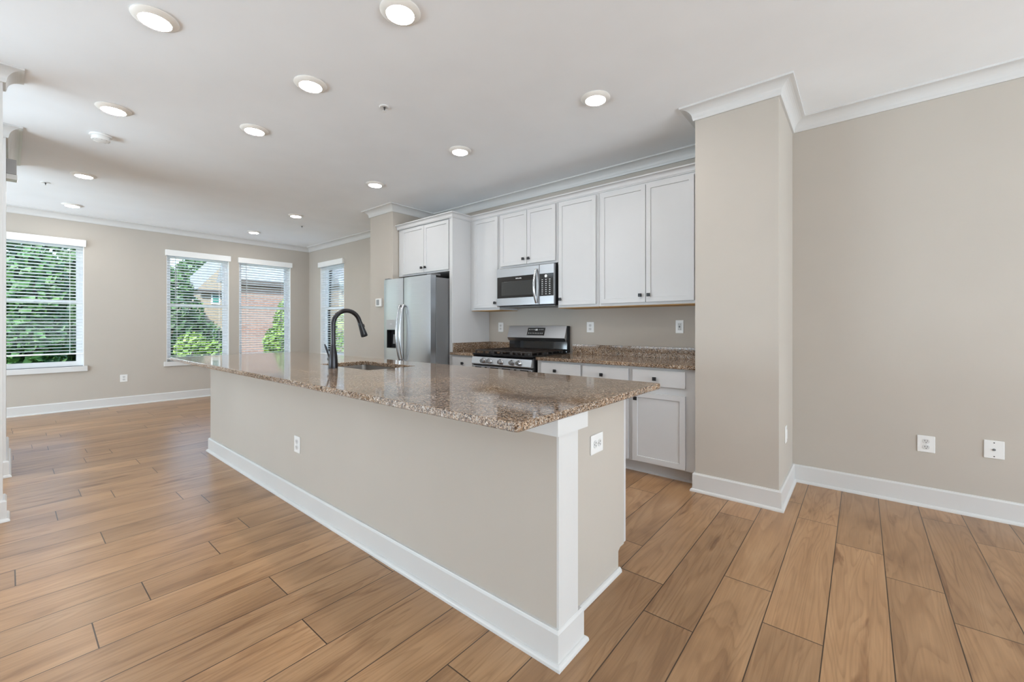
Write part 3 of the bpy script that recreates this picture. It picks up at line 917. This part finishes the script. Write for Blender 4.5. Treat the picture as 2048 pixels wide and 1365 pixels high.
bm = bm_new(); tube(bm, [(RX0 + .06, 3.165, .715), (RX1 - .06, 3.165, .715)], .014, 12)
for x in (RX0 + .08, RX1 - .08): lathe(bm, [(.012, 3.223), (.012, 3.165)], (x, 0, .715), 12, 'Y')
obj('handle', bm, M['chrome'], od, smooth=40)
bm = bm_new(); box(bm, RX0 + .004, RX1 - .004, 3.226, 3.261, .03, .122, .003); obj('drawer', bm, M['steel'], t)
bm = bm_new(); box(bm, RX0 + .002, RX1 - .002, 3.24, 3.262, .783, .794); obj('door_gap', bm, M['slot'], t)
# back panel
bm = bm_new(); prism(bm, [(3.895, .915), (3.845, .915), (3.850, 1.040), (3.895, 1.20)], 0, RX0, RX1 + .0); obj('back_riser', bm, M['blackglass'], t)
bm = bm_new(); prism(bm, [(3.846, 1.206), (3.800, 1.072), (3.828, 1.034), (3.852, 1.040), (3.882, 1.206)], 0, RX0 + .002, RX1 - .002); bp_ = obj('back_panel', bm, M['steel'], t)
bm = bm_new(); box(bm, RX1 - .002, RX1 + .008, 3.852, 3.896, .917, 1.204, .003); obj('end_cap', bm, M['blackplastic'], t)
bm = bm_new(); box(bm, RX0 - .008, RX0 + .002, 3.852, 3.896, .917, 1.204, .003); obj('end_cap', bm, M['blackplastic'], t)
def on_guard(x0, x1, z0, z1, th):
    def y(z): return 3.800 + (z - 1.072) * (.046 / .134)
    b2 = bm_new(); prism(b2, [(y(z0) - th, z0), (y(z1) - th, z1), (y(z1) + .002, z1), (y(z0) + .002, z0)], 0, x0, x1); return b2
obj('display', on_guard(-2.955, -2.712, 1.098, 1.184, .002), M['blackglass'], bp_)
bm = bm_new()
for r_, zz in ((0, 1.160), (1, 1.120)):
    for c_ in range(9):
        x = -2.935 + c_ * .0235
        if r_ == 0 and 4 <= c_ <= 5: continue
        merge(bm, on_guard(x, x + .011, zz, zz + .007, .003), Matrix.Identity(4))
merge(bm, on_guard(-2.845, -2.812, 1.152, 1.172, .003), Matrix.Identity(4))
obj('legend', bm, M['print'], bp_)
# burners and grates
for bx, by, br in ((-3.08, 3.37, .045), (-3.08, 3.66, .036), (-2.60, 3.37, .045), (-2.60, 3.66, .036), (-2.84, 3.515, .05)):
    bm = bm_new(); lathe(bm, [(br, .915), (br, .925), (br * .82, .926), (br * .8, .933), (.01, .934)], (bx, by, 0), 24); obj('burner', bm, M['castiron'], t, smooth=35)
for gx0, gx1 in ((RX0 + .02, RX0 + .275), (RX0 + .282, RX1 - .282), (RX1 - .275, RX1 - .02)):
    bm = bm_new()
    zt, w = .951, .0062
    gy0, gy1 = 3.250, 3.79
    for y in (gy0, (gy0 + gy1) / 2, gy1): box(bm, gx0, gx1, y - w, y + w, zt - .014, zt, .002, 1)
    for x in (gx0 + w, gx1 - w): box(bm, x - w, x + w, gy0, gy1, zt - .014, zt, .002, 1)
    nb = 5
    for k in range(1, nb):
        x = gx0 + (gx1 - gx0) * k / nb
        box(bm, x - .0045, x + .0045, gy0, gy1, zt - .013, zt + .003, .002, 1)
    for x in (gx0 + w, (gx0 + gx1) / 2, gx1 - w):
        for y in (gy0, (gy0 + gy1) / 2, gy1): box(bm, x - .008, x + .008, y - .008, y + .008, .915, zt - .01, .002, 1)
    obj('grate', bm, M['castiron'], t)

# ------------------------------------------------------------------ island
IX0, IX1, IY0, IY1 = -4.812, -.832, 1.245, 1.972
IP = -.915          # recessed cabinet end panel
SX0, SX1, SY0, SY1 = -3.236, -2.535, 1.548, 1.932
t = thing('kitchen_island', 'long kitchen island with greige sides and white baseboard', 'island', ((IX0 + IX1) / 2, 1.6, 0))
bm = bm_new(); box(bm, IX0, IX1, IY0, 1.385, 0, CT0 - .001); obj('knee_wall', bm, M['wall'], t)
bm = bm_new(); prism(bm, [(1.386, 0), (1.910, 0), (1.910, .100), (1.932, .112), (IY1, .112), (IY1, CT0 - .001), (1.386, CT0 - .001)], 0, IP - .018, IP); obj('end_panel', bm, M['wall'], t)
# cabinet boxes left and right of the sink bay, and the low sink bay itself
for k, (a, b, zt) in enumerate(((IX0 + .001, SX0 - .06, CT0 - .001), (SX0 - .06, SX1 + .06, .60), (SX1 + .06, IP - .019, CT0 - .001))):
    bm = bm_new(); prism(bm, [(1.386, 0), (1.910, 0), (1.910, .105), (IY1, .105), (IY1, zt), (1.386, zt)], 0, a, b)
    if zt < .7: box(bm, a, b, IY1 - .010, IY1, zt, CT0 - .001)
    obj('cabinet_body', bm, M['cab'], t)
bm = bm_new(); box(bm, IX1 - .0005, IX1 + .010, IY0 + .0004, 1.376, .10, .822, .0015); obj('corner_post', bm, M['trim'], t, label='white corner board')
bm = bm_new(); prism(bm, [(IX0 - .004, IY0 - .024), (IX1 + .022, IY0 - .024), (IX1 + .022, 1.428), (IP + .0005, 1.428), (IP + .0005, 1.3855), (IX1 + .0005, 1.3855), (IX1 + .0005, IY0 - .0005), (IX0 - .004, IY0 - .0005)], 2, .815, CT0 - .002); obj('apron', bm, M['trim'], t, label='white board under the overhang')
bm = bm_new(); sweep(bm, [(IX0, 1.375), (IX0, IY0), (IX1 + .002, IY0), (IX1 + .002, 1.390), (IP + .001, 1.390)], base_prof(.128), -1); obj('baseboard', bm, M['trim'], t)
bm = bm_new(); sweep(bm, [(IP, 1.39), (IP, 1.918)], [(0, 0), (.016, 0), (.015, .010), (.010, .018), (.004, .022), (0, .022)], -1); obj('shoe_moulding', bm, M['trim'], t)
nd = 8
for k in range(nd):
    w = (IP - IX0 - .02) / nd
    a = IX0 + .01 + k * w
    bm = bm_new(); shaker(bm, a + .003, a + w - .003 if k < nd - 1 else IP - .001, .118, .866, IY1 + .023, flip=True); obj('door', bm, M['cab'], t)

# island top with the sink cut-out
TX0, TX1, TY0, TY1 = -5.060, -.800, .985, 2.165
bm = bm_new()
def ring_pts(x0, x1, y0, y1, r, n=5):
    P_ = []
    for cx, cy, a0 in ((x1 - r, y1 - r, 0), (x0 + r, y1 - r, 90), (x0 + r, y0 + r, 180), (x1 - r, y0 + r, 270)):
        for k in range(n + 1):
            a = R(a0 + 90 * k / n); P_.append((cx + r * cos(a), cy + r * sin(a)))
    return P_
def slab_hole(bm, outer, inner, z0, z1, ease=.005):
    def inset(pts, d):
        xs = [p[0] for p in pts]; ys = [p[1] for p in pts]
        x0, x1, y0, y1 = min(xs), max(xs), min(ys), max(ys); cx, cy = (x0 + x1) / 2, (y0 + y1) / 2
        fx, fy = ((x1 - x0) - 2 * d) / (x1 - x0), ((y1 - y0) - 2 * d) / (y1 - y0)
        return [(cx + (p[0] - cx) * fx, cy + (p[1] - cy) * fy) for p in pts]
    O = [[bm.verts.new((x, y, z)) for x, y in pts] for pts, z in ((inset(outer, ease), z0), (outer, z0 + ease), (outer, z1 - ease), (inset(outer, ease * .3), z1 - ease * .3), (inset(outer, ease), z1))]
    I = [[bm.verts.new((x, y, z)) for x, y in pts] for pts, z in ((inner, z0), (inner, z1 - .003), (inset(inner, -.003), z1))]
    n = len(outer)
    for A in (O, I):
        for a, b in zip(A, A[1:]):
            for i in range(n): bm.faces.new([a[i], a[(i + 1) % n], b[(i + 1) % n], b[i]])
    for i in range(n):
        bm.faces.new([O[-1][i], O[-1][(i + 1) % n], I[-1][(i + 1) % n], I[-1][i]])
        bm.faces.new([O[0][i], O[0][(i + 1) % n], I[0][(i + 1) % n], I[0][i]])
slab_hole(bm, ring_pts(TX0, TX1, TY0, TY1, .012), ring_pts(SX0, SX1, SY0, SY1, .02), CT0, CT1)
single('island_countertop', bm, M['granite'], 'long polished brown granite top of the kitchen island', 'countertop', ((TX0 + TX1) / 2, 1.575, CT0), 'brown granite countertops')

t = thing('sink', 'undermount steel sink let into the island top', 'sink', ((SX0 + SX1) / 2, (SY0 + SY1) / 2, .68))
bm = bm_new()
o1_, o2_ = ring_pts(SX0 - .012, SX1 + .012, SY0 - .012, SY1 + .012, .03), ring_pts(SX0 + .01, SX1 - .01, SY0 + .01, SY1 - .01, .04)
o0_ = ring_pts(SX0 - .03, SX1 + .03, SY0 - .03, SY1 + .03, .04)
r3 = ring_pts(SX0 + .05, SX1 - .05, SY0 + .05, SY1 - .05, .05)
rr = [[bm.verts.new((x, y, z)) for x, y in pts] for pts, z in ((o0_, CT0 - .0005), (o1_, CT0 - .0005), (o1_, CT0 - .002), (o2_, .70), (r3, .682))]
for a, b in zip(rr, rr[1:]):
    for i in range(len(a)): bm.faces.new([a[i], a[(i + 1) % len(a)], b[(i + 1) % len(a)], b[i]])
bm.faces.new(rr[-1])
obj('basin', bm, M['sinksteel'], t, smooth=40)
bm = bm_new(); lathe(bm, [(.045, .683), (.043, .686), (.03, .6845), (.006, .684)], ((SX0 + SX1) / 2, 1.80, 0), 24); obj('drain', bm, M['chrome'], t, smooth=40)

# ------------------------------------------------------------------ faucet
FBX, FBY = -2.850, 1.460
t = thing('faucet', 'tall dark gooseneck faucet on the island', 'faucet', (FBX, FBY, CT1))
bm = bm_new()
lathe(bm, [(.031, 0), (.0315, .006), (.0305, .03), (.0285, .07), (.024, .11), (.0185, .145), (.0162, .165)], (FBX, FBY, CT1), 28); obj('body', bm, M['faucet'], t, smooth=60)
bm = bm_new()
pts = [(FBX, FBY, CT1 + .150), (FBX, FBY, CT1 + .20), (FBX, FBY, CT1 + .255), (FBX, FBY, CT1 + .300)]
rA, zc = .102, CT1 + .305
for k in range(1, 19):
    a = pi - (pi - R(20)) * k / 18
    pts.append((FBX, FBY + rA + rA * cos(a), zc + rA * sin(a)))
dirv = Vector((0, sin(R(20)), -cos(R(20))))
end = Vector(pts[-1])
pts.append(tuple(end + dirv * .02))
tube(bm, pts, [.0162] + [.0155] * (len(pts) - 2) + [.0155], 20); obj('neck', bm, M['faucet'], t, smooth=60)
bm = bm_new()
hs = [end + dirv * d for d in (.018, .022, .045, .075, .105, .125, .128)]
tube(bm, hs, [.0155, .0172, .0182, .0205, .0235, .0250, .022], 22); hd = obj('spray_head', bm, M['black'], t, smooth=60)
bm = bm_new(); c = end + dirv * .05
b2 = bm_new(); box(b2, -.006, .006, -.003, .005, -.012, .012, .003); merge(bm, b2, Matrix.Translation(c + Vector((0, .019, .007))) @ Matrix.Rotation(R(20), 4, 'X')); obj('spray_button', bm, M['black'], hd)
bm = bm_new()
lathe(bm, [(.017, 0), (.017, -.030), (.015, -.036), (.006, -.037)], (FBX - .022, FBY, CT1 + .062), 20, 'X')
hb = obj('handle_hub', bm, M['faucet'], t, smooth=50)
bm = bm_new(); tube(bm, [(FBX - .048, FBY - .004, CT1 + .066), (FBX - .054, FBY - .012, CT1 + .105), (FBX - .062, FBY - .022, CT1 + .145), (FBX - .068, FBY - .028, CT1 + .168)], [.0055, .0085, .0105, .006], 14, (1, .6)); obj('lever', bm, M['faucet'], hb, smooth=60)

# ------------------------------------------------------------------ outside the windows
GZ = -.15
bm = bm_new(); box(bm, -90, XF - .16, -60, 70, GZ - .3, GZ); struct('ground_lawn', bm, M['lawn'], 'lawn outside')
bm = bm_new(); box(bm, -17.9, -10, 4.4, 30, GZ, GZ + .03); struct('ground_paving', bm, M['paving'], 'pale paving outside')

def foliage_bm(centers, n, leaf, rng):
    bm = bm_new()
    for (cx, cy, cz, rx, ry, rz) in centers:
        for _ in range(n):
            while True:
                a = Vector((rng.uniform(-1, 1), rng.uniform(-1, 1), rng.uniform(-1, 1)))
                if .05 < a.length < 1: break
            a = a.normalized() * (a.length ** .45)
            c = Vector((cx + a.x * rx, cy + a.y * ry, cz + a.z * rz))
            nrm = Vector((rng.gauss(0, 1), rng.gauss(0, 1), rng.gauss(0, 1) + .4)).normalized()
            u = nrm.orthogonal().normalized(); v = nrm.cross(u)
            s = leaf * rng.uniform(.6, 1.3)
            bm.faces.new([bm.verts.new(c + u * s), bm.verts.new(c + v * s * .6), bm.verts.new(c - u * s), bm.verts.new(c - v * s * .6)])
    return bm
def tree(label, x, y, crowns, mat, n, leaf, trunk_h, group='trees outside the windows', name='tree', seed=0, r=.12):
    rng = random.Random(seed + 11)
    t = thing(name, label, 'shrub' if name == 'shrub' else 'tree', (x, y, GZ), 0, group)
    bm = bm_new(); tube(bm, [(x, y, GZ), (x + .03, y, GZ + trunk_h * .5), (x, y + .05, GZ + trunk_h)], [r, r * .75, r * .45], 10); obj('trunk', bm, M['bark'], t)
    bm = foliage_bm([(x + a, y + b, GZ + c, d, e, f) for a, b, c, d, e, f in crowns], n, leaf, rng)
    o = bpy.data.meshes.new('foliage'); bm.transform(Matrix.Translation((-x, -y, -GZ))); bm.to_mesh(o); bm.free(); o.materials.append(M[mat])
    ob = link(bpy.data.objects.new('foliage', o)); ob.parent = t
tree('tall dark tree filling the left of the leftmost window', -26, -.7, [(0, 0, 2.9, 1.7, 1.9, 2.3), (.2, .2, 1.0, 1.6, 1.8, 1.2)], 'leafdark', 2200, .16, 3.0, seed=1)
tree('leafy green tree in the middle of the leftmost window', -18.5, .45, [(0, 0, 2.2, 1.0, .75, 1.45), (0, -.1, 1.0, 1.0, .9, .9)], 'leafmid', 1500, .14, 2.6, seed=2)
tree('dark tree at the right side of the leftmost window', -22.3, 1.85, [(0, 0, 2.4, 1.1, 1.0, 1.9), (0, -.3, .8, 1.1, 1.1, .9)], 'leafdark', 1800, .16, 2.8, seed=3)
tree('hazy blue green tree rising behind the others in the leftmost window', -34, .8, [(0, 0, 4.4, 2.0, 3.8, 2.8)], 'leafdark', 3000, .24, 4.2, seed=4)
tree('loose leafy tree against the sky in the left of the middle window', -24, 4.75, [(0, 0, 3.0, 1.1, .75, .8), (0, .1, 1.9, 1.3, 1.1, 1.1), (0, -.25, 3.6, .6, .35, .5)], 'leafmid', 900, .12, 2.8, seed=5)
tree('rounded tree top above the gabled house in the middle window', -36, 8.5, [(0, 0, 5.1, 1.2, 1.2, 1.2), (0, -.3, 3.9, 1.5, 1.5, 1.2)], 'leafmid', 1800, .14, 3.6, seed=6)
tree('dark hedge tree low in the middle window', -19, 3.75, [(0, 0, 1.3, .9, .8, 1.2), (0, .55, 1.0, .8, .55, .9)], 'leafdark', 900, .12, 1.2, seed=7)
tree('bright green shrub before the brick facade in the window by the corner', -14.6, 5.95, [(0, 0, 1.35, .5, .42, .95), (0, -.28, .75, .5, .45, .65)], 'leaflight', 1100, .075, 1.2, name='shrub', group='shrubs outside the windows', seed=8, r=.05)
tree('light green shrub low in the middle window', -16.5, 3.75, [(0, 0, .6, .5, .45, .55), (.1, .5, .45, .45, .4, .45)], 'leaflight', 700, .07, .6, name='shrub', group='shrubs outside the windows', seed=9, r=.04)
tree('green shrub at the foot of the gabled house in the middle window', -21.0, 5.45, [(0, 0, .8, .5, .40, .75)], 'leafmid', 700, .07, .7, name='shrub', group='shrubs outside the windows', seed=10, r=.04)
tree('green shrub before the tan brick house in the window behind the faucet', -13.5, 7.35, [(0, 0, .9, .5, .5, .95)], 'leaflight', 800, .08, .8, name='shrub', group='shrubs outside the windows', seed=12, r=.04)

def house(label, x0, x1, y0, y1, zt, mat, windows, ridge, group='brick houses outside the windows', roof='x'):
    t = thing('house', label, 'house', ((x0 + x1) / 2, (y0 + y1) / 2, GZ), 0, group)
    bm = bm_new(); box(bm, x0, x1, y0, y1, GZ, zt)
    obj('wall', bm, M[mat], t)
    bm = bm_new()
    ov = .18
    if roof == 'y':   # ridge along y: slope faces the room
        xm = (x0 + x1) / 2
        prism(bm, [(x0 - ov, zt), (x1 + ov, zt), (x1 + ov, zt + .04), (xm, ridge), (x0 - ov, zt + .04)], 1, y0 - ov, y1 + ov)
    else:             # gable faces the room
        ym = (y0 + y1) / 2
        prism(bm, [(y0 - ov, zt), (y1 + ov, zt), (y1 + ov, zt + .06), (ym, ridge), (y0 - ov, zt + .06)], 0, x0 - ov, x1 + ov)
    rf = obj('roof', bm, [M['shingle'], M[mat]], t)
    if roof == 'x':
        for p in rf.data.polygons:
            if abs(p.normal.x) > .9: p.material_index = 1
    bm = bm_new(); box(bm, x1 + .02, x1 + ov + .10, y0 - ov, y1 + ov, zt - .20, zt - .002); obj('gutter', bm, M['darkeave'], t)
    for (a, b, c, d) in windows:
        bm = bm_new(); box(bm, x1 - .02, x1 + .04, a, b, c, d, .01); f = obj('window', bm, M['vinyl'], t)
        bm = bm_new(); box(bm, x1 + .03, x1 + .05, a + .06, b - .06, c + .06, d - .06); obj('pane', bm, M['tealglass'], f)
house('rose brick house close behind the window by the corner', -19.6, -18, 5.50, 8.15, 2.95, 'brickred', [], 4.1, roof='y')
house('tan brick house with teal windows in the middle window', -31, -26, 6.35, 9.4, 3.1, 'bricktan', [(6.75, 7.15, 2.35, 3.0), (6.8, 7.2, .45, 1.1)], 5.2, roof='x')
house('tan brick house seen through the window behind the faucet', -25, -17, 9.2, 15, 3.0, 'bricktan', [(9.75, 10.4, 1.5, 2.6), (9.75, 10.4, .1, 1.0)], 4.8, roof='y')
